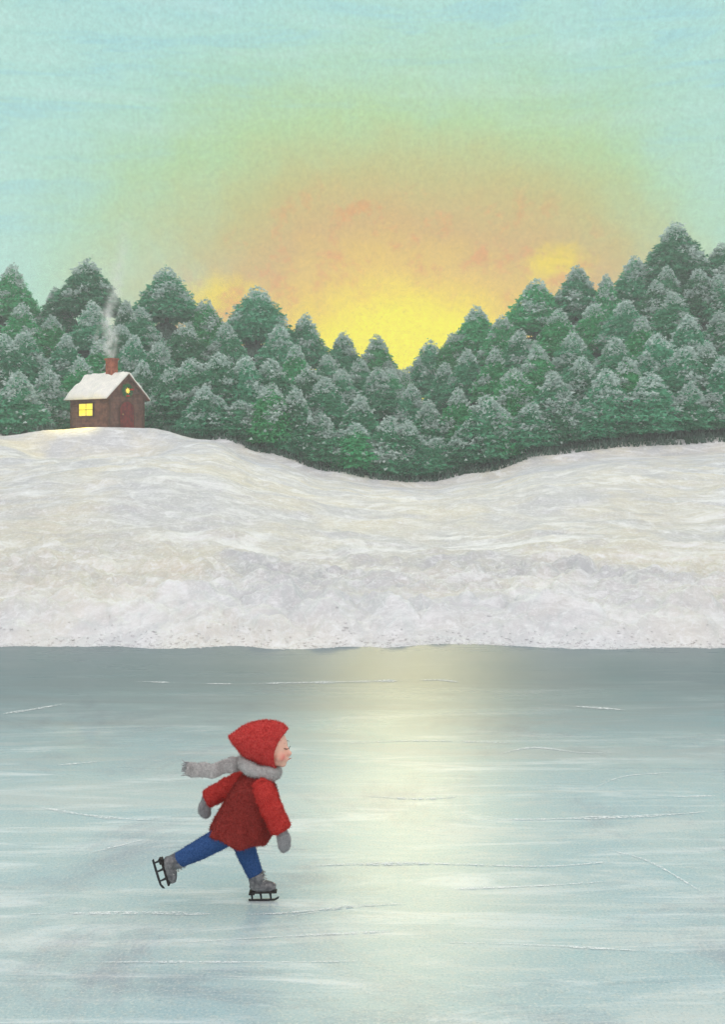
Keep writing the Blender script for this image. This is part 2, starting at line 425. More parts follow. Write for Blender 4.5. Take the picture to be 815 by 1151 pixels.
SC = [([(150, 766), (250, 769), (380, 767), (500, 764), (520, 768)], .022), ([(0, 803), (40, 797), (80, 790)], .02),
      ([(610, 792), (660, 795), (712, 799)], .02), ([(470, 921), (600, 920), (740, 917), (815, 911)], .016), ([(755, 896), (815, 894)], .014),
      ([(40, 908), (110, 921), (180, 924)], .016), ([(395, 893), (480, 899), (540, 892)], .012), ([(340, 975), (470, 972), (620, 976), (700, 968)], .012),
      ([(430, 1005), (560, 1000), (700, 990)], .008), ([(20, 1030), (150, 1026), (300, 1028), (430, 1016)], .012),
      ([(90, 1082), (260, 1080), (420, 1078)], .007), ([(560, 850), (600, 838), (650, 848), (700, 846)], .01), ([(640, 950), (720, 962), (800, 1010)], .008),
      ([(500, 1060), (640, 1066), (800, 1072)], .007), ([(60, 860), (150, 852), (190, 856)], .01), ([(30, 1120), (200, 1112), (330, 1120)], .006),
      ([(380, 836), (470, 832), (590, 836)], .008), ([(100, 960), (180, 940)], .007), ([(600, 1110), (700, 1095), (810, 1098)], .006), ([(320, 1030), (390, 1019), (470, 1017)], .006),
      ([(660, 890), (700, 872), (770, 868)], .007), ([(180, 1060), (330, 1050), (520, 1044)], .005)]
for k, (p, wd) in enumerate(SC): scratch(p, wd*1.7, k*7.3)
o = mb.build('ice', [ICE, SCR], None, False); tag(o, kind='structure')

# ------------------------------------------------------------------ conifers
def needle_mat(name, c1, c2):
    return translucent(simple(name, c1, c2, 1.6, .8, .15, 0, rnd=.12, lo=.38, hi=.6), .35)
def translucent(m, f):
    nt = m.node_tree; b = nt.nodes['Principled BSDF']; tr = N(nt, 'ShaderNodeBsdfTranslucent'); mx = N(nt, 'ShaderNodeMixShader'); mx.inputs[0].default_value = f
    L(nt, b.inputs['Base Color'].links[0].from_socket, tr.inputs[0]); L(nt, b.outputs[0], mx.inputs[1]); L(nt, tr.outputs[0], mx.inputs[2])
    L(nt, mx.outputs[0], nt.nodes['Material Output'].inputs[0]); return m
NEED = {'b': needle_mat('bright_needles', (62, 168, 104), (104, 200, 140)),
        'g': needle_mat('grey_green_needles', (72, 158, 114), (112, 188, 150)),
        'd': needle_mat('dark_needles', (62, 134, 98), (100, 168, 130))}
FROST = translucent(simple('snow_on_branches', (178, 202, 194), (218, 230, 226), 2.2, .8, .2, 0, rnd=.06), .3)
BARK = simple('bark', (58, 46, 38), (84, 66, 54), 9, .95, .1, .6, .03)
PR = []
def make_proto(seed, fat, pw, frost):
    rg = random.Random(seed)
    H = 6.0; RB = 2.35*fat
    vs = []; fs = []; svs = []; sfs = []
    def tri(V, Fc, p, d, wd, nrm):
        s = d.cross(nrm).normalized()*wd; i = len(V); V.extend([p-s, p+s, p+d]); Fc.append((i, i+1, i+2))
    tiers = 15
    offx = rg.uniform(0, 50)
    caps = [(rg.uniform(0, 6.28), rg.uniform(.12, .66), rg.uniform(.6, 1.2)) for _ in range(int(8*frost)+3)]
    def rprof(t): return RB*max(0, 1-t)**pw*(1-.25*max(0, .15-t)/.15)+.10
    def patchy(p, t):
        """how much snow lies here: the tip, and a number of loose patches"""
        w_ = .96*sstep(.66, .80, t+.12*noise.noise(p*1.5+Vector((offx, 3, 0))))
        for a_, tt, rr_ in caps:
            c_ = Vector((math.cos(a_)*rprof(tt), math.sin(a_)*rprof(tt), .35+tt*(H-.5)))
            dd_ = p-c_; dd_.z *= 1.5
            w_ = max(w_, .92*(1-sstep(rr_*.55, rr_*.95, dd_.length+.25*noise.noise(p*2.5))))
        return w_
    for k in range(3800):
        t = 1-rg.random()**.62*1.0
        t = max(.02, min(.985, 1-math.sqrt(rg.random())))
        a = rg.uniform(0, 6.28); out = Vector((math.cos(a), math.sin(a), 0)); side = Vector((-out.y, out.x, 0))
        tier = math.sin(t*15*6.28/2.2+1.5*noise.noise(Vector((out.x*1.5, out.y*1.5, t*4+offx))))   # loose whorls of branches
        lobe = 1+.16*noise.noise(Vector((out.x*1.6+offx, out.y*1.6, t*5)))
        r_ = rprof(t)*lobe*(.93+.09*tier)*(rg.uniform(.72, 1.04) if rg.random() < .85 else rg.uniform(1.0, 1.13))
        p = out*r_+Vector((0, 0, .25+t*(H-.45)+rg.gauss(0, .09)))
        sz = rg.uniform(.18, .40)*(1.15-.4*t)
        dd = (out*rg.uniform(.2, 1.0)+side*rg.uniform(-1, 1)+Vector((0, 0, rg.uniform(-.8, .35)))).normalized()*sz
        snow_ = rg.random() < max(.05, patchy(p, t))
        for e in range(2):
            q_ = p+Vector((rg.gauss(0, .06), rg.gauss(0, .06), rg.gauss(0, .06)))
            nn = Vector((rg.gauss(0, 1), rg.gauss(0, 1), rg.gauss(.4, 1)))
            if snow_: tri(svs, sfs, q_+out*.05+Vector((0, 0, .05)), dd*rg.uniform(.6, 1.0), sz*.42, nn)
            else: tri(vs, fs, q_, dd, sz*.3, nn)
            dd = (dd+side*rg.uniform(-1, 1)*sz).normalized()*sz
    for e in range(22):
        p = Vector((rg.gauss(0, .09), rg.gauss(0, .09), H-.45+rg.random()*.25)); a = rg.uniform(0, 6.28)
        dd = Vector((math.cos(a)*.6, math.sin(a)*.6, rg.uniform(-.4, .8))).normalized()*rg.uniform(.12, .24)
        tri(svs, sfs, p, dd, .07, Vector((rg.gauss(0, 1), rg.gauss(0, 1), 1)))
    # dense inner foliage: a ragged core
    n = 16; base = len(vs); rows = 12
    for k in range(rows):
        t = k/(rows-1)*.93; z = .25+t*(H-.6)
        for i in range(n):
            a = 2*math.pi*i/n; rr = (rprof(t)*.72)*(1+.35*noise.noise(Vector((math.cos(a)*2, math.sin(a)*2, z*1.3+offx))))
            vs.append(Vector((rr*math.cos(a), rr*math.sin(a), z+rg.uniform(-.1, .1))))
    for k in range(rows-1):
        for i in range(n):
            j = (i+1) % n; fs.append((base+k*n+i, base+k*n+j, base+(k+1)*n+j, base+(k+1)*n+i))
    tb = MB(); tb.tube([(0, 0, -.4), (0, 0, 1.5), (.03, 0, 3.4), (0, 0, H-.7)], [.17, .14, .09, .03], 9)
    ns = len(vs); PR.append((vs+svs, fs+[tuple(i+ns for i in f) for f in sfs], [0]*len(fs)+[1]*len(sfs), tb.mesh()))
for a in ((1, 1.08, 1.0, .6), (2, 1.14, .88, .8), (3, 1.04, 1.1, .5), (4, 1.12, .92, .95), (5, 1.06, .98, .7), (6, 1.2, .86, .6)): make_proto(*a)
crown_me = {}
def conifer(px, py, tone, proto, label, wide=1.0, hwant=5.4):
    best = None
    d = 94.0 if 40 < px < 205 else 88.0
    while d <= DR:
        tip = CH+(YH-py)/F*d; H = tip-zground(px, d)
        e = abs(H-hwant)
        if best is None or e < best[0]: best = (e, d, H)
        d += .25
    _, d, H = best; H = max(3.0, H)
    g = zground(px, d)
    o = empty('fir_tree', ((px-CX)/F*d, d, g-.1), random.uniform(0, 6.28))
    k = H/6.0; kw = (.55*k+.45*.9)*wide
    o.scale = (kw, kw, k)
    key = (proto, tone)
    if key not in crown_me:
        cm = mesh(PR[proto][0], PR[proto][1], PR[proto][2]); cm.materials.append(NEED[tone]); cm.materials.append(FROST); crown_me[key] = cm
        if not PR[proto][3].materials: PR[proto][3].materials.append(BARK)
    for nm, me in (('crown', crown_me[key]), ('trunk', PR[proto][3])):
        c_ = bpy.data.objects.new(nm, me); COL.objects.link(c_); c_.parent = o
    tag(o, label, 'tree', 'snow-dusted fir trees on the hillside')
    return o
# (column, row of the tip, tone, width)
ROWS = [
 ('along the skyline', [(13,294,'b',1.0),(62,320,'g',1.0),(98,288,'d',1.15),(141,334,'d',.8),(187,297,'g',1.15),(231,333,'b',.9),(289,319,'g',1.2),(343,350,'g',1.0),
   (386,370,'g',1.0),(424,373,'b',.95),(455,412,'b',.7),(484,379,'g',.95),(536,341,'b',1.15),(603,311,'b',1.2),(649,295,'g',1.1),(682,305,'b',.85),(714,285,'g',1.0),(760,247,'d',1.2),(812,270,'g',1.1)]),
 ('in the second row down', [(24,338,'b',1.0),(58,352,'b',1.0),(104,336,'g',1.0),(136,362,'d',.9),(158,342,'g',1.0),(208,360,'d',1.0),(254,360,'g',.9),(314,362,'g',1.0),(332,384,'b',.9),(368,396,'g',.9),
   (405,400,'g',.9),(440,412,'b',.8),(463,428,'g',.9),(510,372,'b',.95),(565,352,'b',1.0),(584,368,'g',1.0),(628,344,'b',1.0),(668,338,'b',1.0),(704,334,'g',1.05),(738,312,'d',1.0),(750,296,'g',.9),(786,300,'d',1.0),(808,306,'g',1.0)]),
 ('in the third row down', [(4,372,'d',1.0),(27,369,'g',1.0),(74,372,'g',.95),(112,378,'b',1.0),(150,374,'g',.85),(178,381,'g',1.0),(215,399,'g',1.1),(246,392,'d',.9),(276,397,'g',.9),(305,400,'d',1.0),(347,408,'d',.9),
   (384,412,'g',.9),(425,410,'g',1.0),(500,404,'g',.9),(526,389,'g',.9),(556,388,'b',.9),(605,384,'b',.9),(645,371,'g',1.0),(693,376,'g',1.0),(722,352,'b',.9),(757,325,'g',1.05),(774,350,'g',1.0),(809,346,'g',1.0)]),
 ('in the fourth row down', [(20,414,'g',1.0),(53,411,'g',1.0),(90,398,'b',.9),(160,402,'d',.8),(192,410,'d',.9),(305,428,'b',.9),(332,432,'d',.9),(365,420,'g',1.05),(405,440,'g',1.0),(482,446,'g',1.0),(515,432,'b',.9),(548,440,'g',1.05),
   (578,410,'b',.95),(623,414,'g',1.1),(655,398,'d',.9),(682,411,'g',1.0),(706,398,'b',.9),(740,371,'g',.95),(771,386,'g',1.1),(795,380,'d',.9),(812,396,'g',.9)]),
 ('in the fifth row down', [(2,440,'d',.9),(40,436,'d',.9),(180,430,'d',.8),(197,441,'g',1.0),(230,430,'d',.9),(270,452,'g',1.1),(240,452,'d',.9),(300,462,'d',.9),(335,458,'g',.9),(362,462,'g',1.0),(437,464,'g',.9),(458,468,'d',.9),(400,472,'b',1.15),(530,468,'d',.9),
   (565,456,'b',.9),(597,450,'g',1.15),(632,446,'d',.9),(668,446,'g',1.1),(700,440,'d',.9),(732,415,'g',1.1),(752,436,'d',.9),(776,427,'g',1.0),(806,440,'g',1.0)]),
 ('in the front row by the snowfield', [(24,450,'g',1.0),(190,462,'d',.8),(216,464,'g',.8),(243,473,'g',1.0),(282,478,'d',.9),(325,477,'g',1.05),(356,496,'d',.9),(384,502,'g',.9),(412,506,'d',.9),(437,509,'g',.9),(470,486,'g',1.0),
   (491,506,'g',1.0),(517,506,'d',.9),(532,488,'g',.9),(560,494,'d',.9),(585,490,'g',.9),(618,482,'d',.9),(648,482,'g',.95),(680,476,'d',.9),(715,476,'g',1.1),(742,470,'d',.9),(768,474,'g',1.05),(800,476,'d',1.0)]),
]
ORD = ['first','second','third','fourth','fifth','sixth','seventh','eighth','ninth','tenth','eleventh','twelfth','thirteenth','fourteenth','fifteenth','sixteenth','seventeenth','eighteenth','nineteenth','twentieth','twenty-first','twenty-second','twenty-third','twenty-fourth','twenty-fifth']
TN = {'b': 'bright green', 'g': 'grey-green frosted', 'd': 'dark green'}
SPECIAL = {(98,288): 'tall dark green fir on the skyline just left of the chimney smoke', (760,247): 'tallest dark fir of the hillside, on the right skyline with a snowy tip',
           (455,412): 'small fir at the lowest notch of the skyline, under the brightest glow', (187,297): 'broad snow-tipped fir on the skyline just right of the chimney smoke',
           (13,294): 'bright green fir on the skyline at the far left edge', (812,270): 'frosted fir on the skyline at the far right edge',
           (112,378): 'bright green fir standing directly behind the cabin chimney', (90,398): 'bright green fir right behind the cabin roof, left of its chimney'}
rgt = random.Random(5)
for rn, lst in ROWS:
    lst = sorted(lst)
    for i, (px, py, tone, wd) in enumerate(lst):
        pi = rgt.randrange(6)
        size = 'slim' if wd < .9 else ('broad' if wd > 1.08 else 'mid-sized')
        lab = SPECIAL.get((px, py)) or '%s %s fir, %s from the left %s' % (size, TN[tone], ORD[i], rn)
        front = rn.startswith('in the front')
        conifer(px, py, tone, pi, lab, wd*1.28, 4.6 if front else (6.2 if 'skyline' in rn and rn.startswith('along') else 5.4))

# low brush between the trunks
BR = simple('brush', (52, 80, 64), (96, 116, 106), 1.2, .9, .1, 0)
vs = []; fs = []; rgb = random.Random(3)
for k in range(26000):
    px = rgb.uniform(-120, 935); d = 85.5+39*rgb.random()**1.5
    p = Vector(((px-CX)/F*d, d, zground(px, d)))
    if px < 184 and px > 66 and d < 93.5: continue
    a = rgb.uniform(0, 6.28); dd = Vector((math.cos(a)*.5, math.sin(a)*.5, 1)).normalized()*rgb.uniform(.2, .75)
    s = Vector((-math.sin(a), math.cos(a), 0))*rgb.uniform(.05, .13); i = len(vs)
    vs += [p-s, p+s, p+dd]; fs.append((i, i+1, i+2))
o = link('brush', mesh(vs, fs), [BR], None, False)
tag(o, 'low dark brush growing between the fir trees', 'brush', kind='stuff')

# ------------------------------------------------------------------ cabin
HD = 86.0
hc = at(122, 477.5, HD)                      # near corner of the cabin
cab = empty('cabin', hc, 0)
tag(cab, 'small brown cabin with snowy roof and lit window on the snow hill', 'cabin')
TH = R(35)
ua = Vector((-math.cos(TH), math.sin(TH), 0))   # along the long wall, to the left and away
ub = Vector((math.sin(TH), math.cos(TH), 0))    # along the gable, to the right and away
LA, LB, WH, AP = 4.3, 3.6, 2.35, 3.95
def hp(a, b, z): return ua*a+ub*b+Vector((0, 0, z))
WOOD = simple('brown_timber', (96, 66, 56), (132, 94, 80), 2.2, .9, .15, .5, .04)
DOORM = simple('dark_red_door', (96, 30, 30), (138, 48, 44), 3, .8, .2, .4, .02)
BRICK = simple('chimney_brick', (128, 66, 46), (176, 106, 82), 4, .9, .1, .6, .05)
FRAME = simple('window_wood', (80, 52, 40), (104, 72, 54), 4, .8)
def emis(name, col, st):
    m, nt, b = material(name, .5)
    t = N(nt, 'ShaderNodeTexCoord'); n = noise_n(nt, t.outputs['Object'], 2.2, 3)
    c = mix(nt, smap(nt, n, .35, .65), lin(col), lin((255, 232, 90)))
    b.inputs['Base Color'].default_value = (.3, .25, .1, 1); L(nt, c, b.inputs['Emission Color']); b.inputs['Emission Strength'].default_value = st
    return m
GLOW = emis('lit_pane', (255, 246, 40), 1.0)
GLOW2 = emis('lit_star', (255, 220, 50), 1.0)
# walls: horizontal boards, each a slim bevelled course, with the gable triangle
def boards(p0, du, wid, hfun, nrm, thick=.1):
    mb = MB(); nb = 16; z = -.9
    while z < hfun(wid/2)-.02:
        zh = .235
        # clip to gable
        lo = 0; hi = wid; steps = 30
        xs = [q*wid/steps for q in range(steps+1) if hfun(q*wid/steps) >= z+zh*.5]
        if len(xs) >= 2:
            x0, x1 = xs[0], xs[-1]
            c0 = p0+du*x0; c1 = p0+du*x1
            prof = [(0, 0), (thick*.93, .01), (thick, zh*.35), (thick*.98, zh*.9), (thick*.9, zh), (0, zh)]
            v_ = [c0+nrm*(a-thick*.5)+Vector((0, 0, z+b_)) for a, b_ in prof]+[c1+nrm*(a-thick*.5)+Vector((0, 0, z+b_)) for a, b_ in prof]
            n = 6; f_ = [(i, (i+1) % n, n+(i+1) % n, n+i) for i in range(n)]+[tuple(range(n))[::-1], tuple(range(n, 2*n))]
            mb.add(v_, f_)
        z += zh+.006
    return mb
na = -ub; nb_ = -ua
def gab(x): return WH+(AP-WH)*(1-abs(x-LB/2)/(LB/2))
boards(hp(.05, 0, 0), ua, LA-.05, lambda x: WH, na).build('long_wall', WOOD, cab, False)
boards(hp(0, .05, 0), ub, LB-.05, gab, nb_).build('gable_wall', WOOD, cab, False)
boards(hp(.05, LB, 0), ua, LA-.05, lambda x: WH, ub).build('rear_wall', WOOD, cab, False)
boards(hp(LA, .05, 0), ub, LB-.05, gab, ua).build('far_gable_wall', WOOD, cab, False)
for a_, b_ in ((0, 0), (LA, 0), (0, LB), (LA, LB)):
    mb = MB(); mb.box(hp(a_, b_, WH/2-.45), (.17, .17, WH+.9), 0, Matrix.Rotation(-TH, 3, 'Z')); mb.build('corner_post', FRAME, cab, False)
# roof: timber deck and a thick rounded load of snow
def slab(p, e1, e2, n, th, lump, seed, nu=26, nv=20):
    """rounded slab on p + e1*u + e2*v with thickness th along n"""
    vs = []; fs = []
    for j in range(nv+1):
        for i in range(nu+1):
            u, v_ = i/nu, j/nv
            edge = min(1, min(u, 1-u)*9)**.5*min(1, min(v_, 1-v_)*9)**.5
            q = p+e1*u+e2*v_
            h = th*(.25+.75*edge)+lump*noise.noise(q*1.3+Vector((seed, 0, 0)))*edge
            wob = (e2.normalized()*noise.noise(q*1.1+Vector((0, seed, 0)))+e1.normalized()*noise.noise(q*1.2+Vector((0, seed, 4))))*.10*(1-edge)
            vs.append(q+n*h+wob)
    k = len(vs)
    for j in range(nv+1):
        for i in range(nu+1): vs.append(p+e1*(i/nu)+e2*(j/nv)+n*.012)
    W = nu+1
    for j in range(nv):
        for i in range(nu):
            a = j*W+i; fs.append((a, a+1, a+W+1, a+W)); fs.append((k+a, k+a+W, k+a+W+1, k+a+1))
    for i in range(nu):
        fs.append((i, k+i, k+i+1, i+1)); a = nv*W+i; fs.append((a, a+1, k+a+1, k+a))
    for j in range(nv):
        a = j*W; fs.append((a, a+W, k+a+W, k+a)); a = j*W+nu; fs.append((a, k+a, k+a+W, a+W))
    return mesh(vs, fs)
oh = .45; ohg = .32
sl_ = (AP-WH)/(LB/2)
for side in (0, 1):
    eb = -oh if side == 0 else LB+oh
    eave0 = hp(-ohg, eb, WH-oh*sl_+.1); eave1 = hp(LA+ohg, eb, WH-oh*sl_+.1)
    rid0 = hp(-ohg, LB/2, AP+.1); e1 = eave1-eave0; e2 = rid0-eave0
    n = e1.cross(e2).normalized(); n = n if n.z > 0 else -n
    mb = MB(); q = [eave0, eave1, eave1+e2, eave0+e2]
    mb.add(q+[x-n*.1 for x in q], [(0, 1, 2, 3), (7, 6, 5, 4), (0, 4, 5, 1), (1, 5, 6, 2), (2, 6, 7, 3), (3, 7, 4, 0)])
    rf = mb.build('roof', WOOD, cab, False)
    so_ = link('roof_snow', slab(eave0-e2*.03, e1, e2*1.06, n, .36, .22, 3+side*5), [simple('roof_snow', (238, 236, 230), (252, 249, 240), 1.6, .7, .25, .5, .08)], rf)
# chimney
cb = hp(1.35, LB/2-.28, 0)
mb = MB(); rz_ = Matrix.Rotation(-TH, 3, 'Z')
mb.box(cb+Vector((0, 0, 4.25)), (.74, .66, 1.9), 0, rz_)
ch = mb.build('chimney', BRICK, cab, False)
md = ch.modifiers.new('b', 'BEVEL'); md.width = .05; md.segments = 2
mb = MB(); mb.box(cb+Vector((0, 0, 5.24)), (.86, .78, .14), 0, rz_); mb.build('chimney_cap', BRICK, ch, False)
# window on the long wall
wc = hp(2.5, 0, 1.22)+na*.075
def wpt(c, du_, x, z, off): return c+du_*x+Vector((0, 0, z))+off
mb = MB(); ww, wh = 1.62, .95
Rw = Matrix((ua, na, Vector((0, 0, 1)))).transposed()
for (x, z, sx, sz) in ((0, wh/2+.05, ww+.2, .1), (0, -wh/2-.05, ww+.2, .1), (-ww/2-.05, 0, .1, wh), (ww/2+.05, 0, .1, wh)):
    mb.box(wpt(wc, ua, x, z, na*.03), (sx, .12, sz), 0, Rw)
wf = mb.build('window', FRAME, cab, False)
mb = MB(); mb.box(wc+na*.005, (ww+.01, .04, wh+.01), 0, Rw); mb.build('pane', GLOW, wf, False)
mb = MB(); mb.box(wc+na*.035, (.035, .02, wh), 0, Rw); mb.box(wc+na*.037, (ww, .02, .035), 0, Rw); mb.build('muntin', FRAME, wf, False)
# warm light spilling from the window
li = bpy.data.lights.new('window_light', 'SPOT'); li.energy = 2000; li.color = (1, .78, .12); li.spot_size = R(75); li.spot_blend = 1; li.shadow_soft_size = .25
lo = bpy.data.objects.new('window_light', li); COL.objects.link(lo); lo.parent = cab; lo.location = wc+na*.45+Vector((0, 0, .1))
lo.rotation_euler = (-(Vector((.0, -1, -.50)))).to_track_quat('Z', 'Y').to_euler()
# arched door on the gable
Rg = Matrix((ub, nb_, Vector((0, 0, 1)))).transposed()
def arch(c, du_, nrm, w_, h_, th, n=14):
    pts = [(-w_/2, -.3), (w_/2, -.3)]
    for i in range(n+1):
        t = math.pi*i/n; pts.append((w_/2*math.cos(t), h_-w_/2+w_/2*math.sin(t)))
    k = len(pts)
    v_ = [c+du_*x+Vector((0, 0, z)) for x, z in pts]+[c+du_*x+Vector((0, 0, z))+nrm*th for x, z in pts]
    return v_, [tuple(range(k)), tuple(range(k, 2*k))[::-1]]+[(i, (i+1) % k, k+(i+1) % k, k+i) for i in range(k)]
dc = hp(0, 1.78, 0)+nb_*.04
mb = MB(); mb.add(*arch(dc, ub, nb_, 1.62, 1.98, .06)); dfm = mb.build('door_frame', FRAME, cab, False)
mb = MB(); mb.add(*arch(dc, ub, nb_, 1.4, 1.86, .10)); dr = mb.build('door', DOORM, cab, False)
mb = MB()
for q in range(-2, 3): mb.box(dc+ub*(q*.27)+Vector((0, 0, .65))+nb_*.103, (.02, .012, 1.7), 0, Rg)
mb.build('plank_joint', FRAME, dr, False)
mb = MB(); mb.ball(dc+ub*-.48+Vector((0, 0, .85))+nb_*.14, .06); mb.build('handle', simple('brass', (150, 120, 60), (180, 150, 80), 5, .4, .5, 0), dr)
# wreath of greenery with red bows and a lit star in the gable
wr = hp(0, LB/2-.02, 2.72)+nb_*.1
GRN = simple('wreath_green', (38, 110, 56), (70, 140, 80), 6, .8); RED = simple('wreath_red', (170, 34, 28), (200, 60, 44), 6, .7)
mb = MB(); rw = random.Random(9); vs = []; fs = []
for k in range(900):
    a = rw.uniform(0, 6.28); rad = .42+rw.gauss(0, .055)
    p = wr+ub*(rad*math.cos(a))+Vector((0, 0, rad*math.sin(a)))+nb_*(.06+rw.gauss(0, .03))
    d_ = (ub*rw.gauss(0, 1)+Vector((0, 0, rw.gauss(0, 1)))+nb_*rw.gauss(.3, .6)).normalized()*.13; s = d_.cross(nb_+Vector((.1, .1, .3))).normalized()*.035
    i = len(vs); vs += [p-s, p+s, p+d_]; fs.append((i, i+1, i+2))
wro = link('wreath', mesh(vs, fs), [GRN], None, False)
bpy.data.objects.remove(wro)
wre = empty('wreath', hc+wr)
tag(wre, 'round green wreath with red bows and glowing star on the cabin gable', 'wreath')
link('greenery', mesh([v_-wr for v_ in vs], fs), [GRN], wre, False)
for a in (15, 265):
    mb = MB(); c_ = ub*(.42*math.cos(R(a)))+Vector((0, 0, .42*math.sin(R(a))))+nb_*.14
    for s_ in (-1, 1): mb.ball(c_+ub*s_*.09, (.11, .06, .08), 0, 10, 8)
    mb.ball(c_+nb_*.03, .05, 0, 8, 6); mb.build('bow', RED, wre)
st = []
for i in range(16):
    rad = .27 if i % 2 == 0 else .15; a = math.pi*i/8+.2
    st.append(ub*rad*math.cos(a)+Vector((0, 0, rad*math.sin(a)))+nb_*.1)
st2 = st+[nb_*.02, nb_*.2]
fs = []
for i in range(16): fs += [(i, (i+1) % 16, 17), ((i+1) % 16, i, 16)]
mb = MB(); mb.add(st2, fs); mb.build('star', GLOW2, wre, False)

# ------------------------------------------------------------------ smoke
m = bpy.data.materials.new('smoke'); m.use_nodes = True; nt = m.node_tree; nt.nodes.clear()
out = N(nt, 'ShaderNodeOutputMaterial'); pv = N(nt, 'ShaderNodeVolumePrincipled'); pv.inputs['Color'].default_value = (1, 1, 1, 1); m.cycles.volume_step_rate = .12
t = N(nt, 'ShaderNodeTexCoord')
dn = noise_n(nt, t.outputs['Object'], .9, 3, .6, out=1)
vm = N(nt, 'ShaderNodeVectorMath', operation='MULTIPLY_ADD'); L(nt, dn, vm.inputs[0]); vm.inputs[1].default_value = (.9, .9, .5); vm.inputs[2].default_value = (-.45, -.45, -.25)
va = N(nt, 'ShaderNodeVectorMath', operation='ADD'); L(nt, t.outputs['Object'], va.inputs[0]); L(nt, vm.outputs[0], va.inputs[1])
sx = N(nt, 'ShaderNodeSeparateXYZ'); L(nt, va.outputs[0], sx.inputs[0])
chtop = hc+cb+Vector((0, 0, 5.3))
def spt(px, py): return at(px, py, chtop.y)-chtop
ZM = 12.0
def strand(pts, r0, r1, k0, k1):
    """curl of smoke following a wandering centre line, thinning outwards"""
    st_ = []
    for x, y in pts:
        p = spt(x, y); st_.append((max(0, min(1, p.z/ZM)), (p.x/8+.5,)*3+(1,)))
    st_.sort(key=lambda e: e[0])
    zf = M(nt, 'DIVIDE', sx.outputs[2], ZM, clamp=True)
    cx_ = M(nt, 'MULTIPLY', M(nt, 'SUBTRACT', ramp(nt, zf, st_, 'B_SPLINE'), .5), 8)
    dx = M(nt, 'SUBTRACT', sx.outputs[0], cx_)
    rr_ = M(nt, 'SQRT', M(nt, 'ADD', M(nt, 'MULTIPLY', dx, dx), M(nt, 'MULTIPLY', sx.outputs[1], sx.outputs[1])))
    mr = N(nt, 'ShaderNodeMapRange'); L(nt, zf, mr.inputs[0]); mr.inputs[3].default_value = r0; mr.inputs[4].default_value = r1
    f_ = M(nt, 'SUBTRACT', 1, M(nt, 'DIVIDE', rr_, mr.outputs[0]), clamp=True)
    mk = N(nt, 'ShaderNodeMapRange'); L(nt, zf, mk.inputs[0]); mk.inputs[1].default_value = 0; mk.inputs[2].default_value = pts[-1] and max(e[0] for e in st_); mk.inputs[3].default_value = k0; mk.inputs[4].default_value = k1
    return M(nt, 'MULTIPLY', M(nt, 'MULTIPLY', f_, f_), mk.outputs[0])
S1 = strand([(124, 403), (121, 390), (125, 376), (119, 360), (123, 345), (132, 325), (130, 308), (136, 285), (140, 262)], .7, 1.0, 3.2, .22)
S2 = strand([(122, 401), (113, 390), (107, 378), (112, 362), (118, 345)], .35, .7, 1.9, 0)
S3 = strand([(126, 399), (133, 386), (127, 370), (135, 352), (138, 340)], .4, .6, 1.9, 0)
nz = smap(nt, noise_n(nt, t.outputs['Object'], 1.7, 4, .7), .36, .62)
den = M(nt, 'MULTIPLY', M(nt, 'ADD', S1, M(nt, 'ADD', S2, S3)), M(nt, 'ADD', .15, nz))
den = M(nt, 'MULTIPLY', den, smap(nt, sx.outputs[2], -.1, .3))
L(nt, den, pv.inputs['Density']); pv.inputs['Anisotropy'].default_value = .1
L(nt, pv.outputs[0], out.inputs['Volume'])
mb = MB()
mb.tube([(0, 0, -.02), (-.1, 0, .5), (-.2, 0, 2), (0, 0, 4.5), (.3, 0, 7), (.9, 0, 9), (1.1, 0, 10.8)], [.3, .8, 1.6, 1.7, 1.5, 1.3, .5], 14)
o = mb.build('smoke', m); o.location = chtop
_b = bmesh.new(); _b.from_mesh(o.data); bmesh.ops.recalc_face_normals(_b, faces=_b.faces[:]); _b.to_mesh(o.data); _b.free()
tag(o, 'thin grey smoke curling up from the cabin chimney', 'smoke')

# ------------------------------------------------------------------ the skating child
PX = 195.2
SD = 6.40
base = Vector(((292-CX)/F*SD, SD, 0))
per = empty('person', base)
tag(per, 'child in red hood and coat, grey scarf and blue trousers, skating on the ice', 'person')
def q(px, py, y=0): return Vector(((px-292)/PX, y, (1017-py)/PX))
k_ = 1/PX
SKIN, nt, b = material('skin', .55, .3)
t = N(nt, 'ShaderNodeTexCoord'); v = t.outputs['Object']
def near(pt, r0, r1):
    n = N(nt, 'ShaderNodeVectorMath', operation='DISTANCE'); L(nt, v, n.inputs[0]); n.inputs[1].default_value = pt; return smap(nt, n.outputs['Value'], r1, r0)
CHEEK = q(322, 850, -.085)
c = mix(nt, M(nt, 'MULTIPLY', near(CHEEK, .008, .05), .7), lin((238, 186, 166)), lin((226, 104, 100)))
L(nt, c, b.inputs['Base Color']); b.inputs['Subsurface Weight'].default_value = .1; b.inputs['Subsurface Radius'].default_value = (.02, .01, .006)
def cloth(name, c1, c2, sc=95): return simple(name, c1, c2, sc*1.7, .95, .08, .5, .004, lo=.3, hi=.72)
RC = cloth('red_wool', (184, 46, 46), (218, 82, 74)); RCD = cloth('deep_red_wool', (122, 44, 42), (172, 66, 60))
RH = cloth('red_hood_wool', (188, 52, 54), (214, 84, 78), 70)
GS = cloth('grey_scarf_wool', (168, 164, 165), (208, 204, 202)); GM = cloth('grey_mitten_wool', (146, 146, 150), (184, 182, 184))
BT = cloth('blue_trouser_cloth', (44, 72, 122), (68, 102, 156), 80)
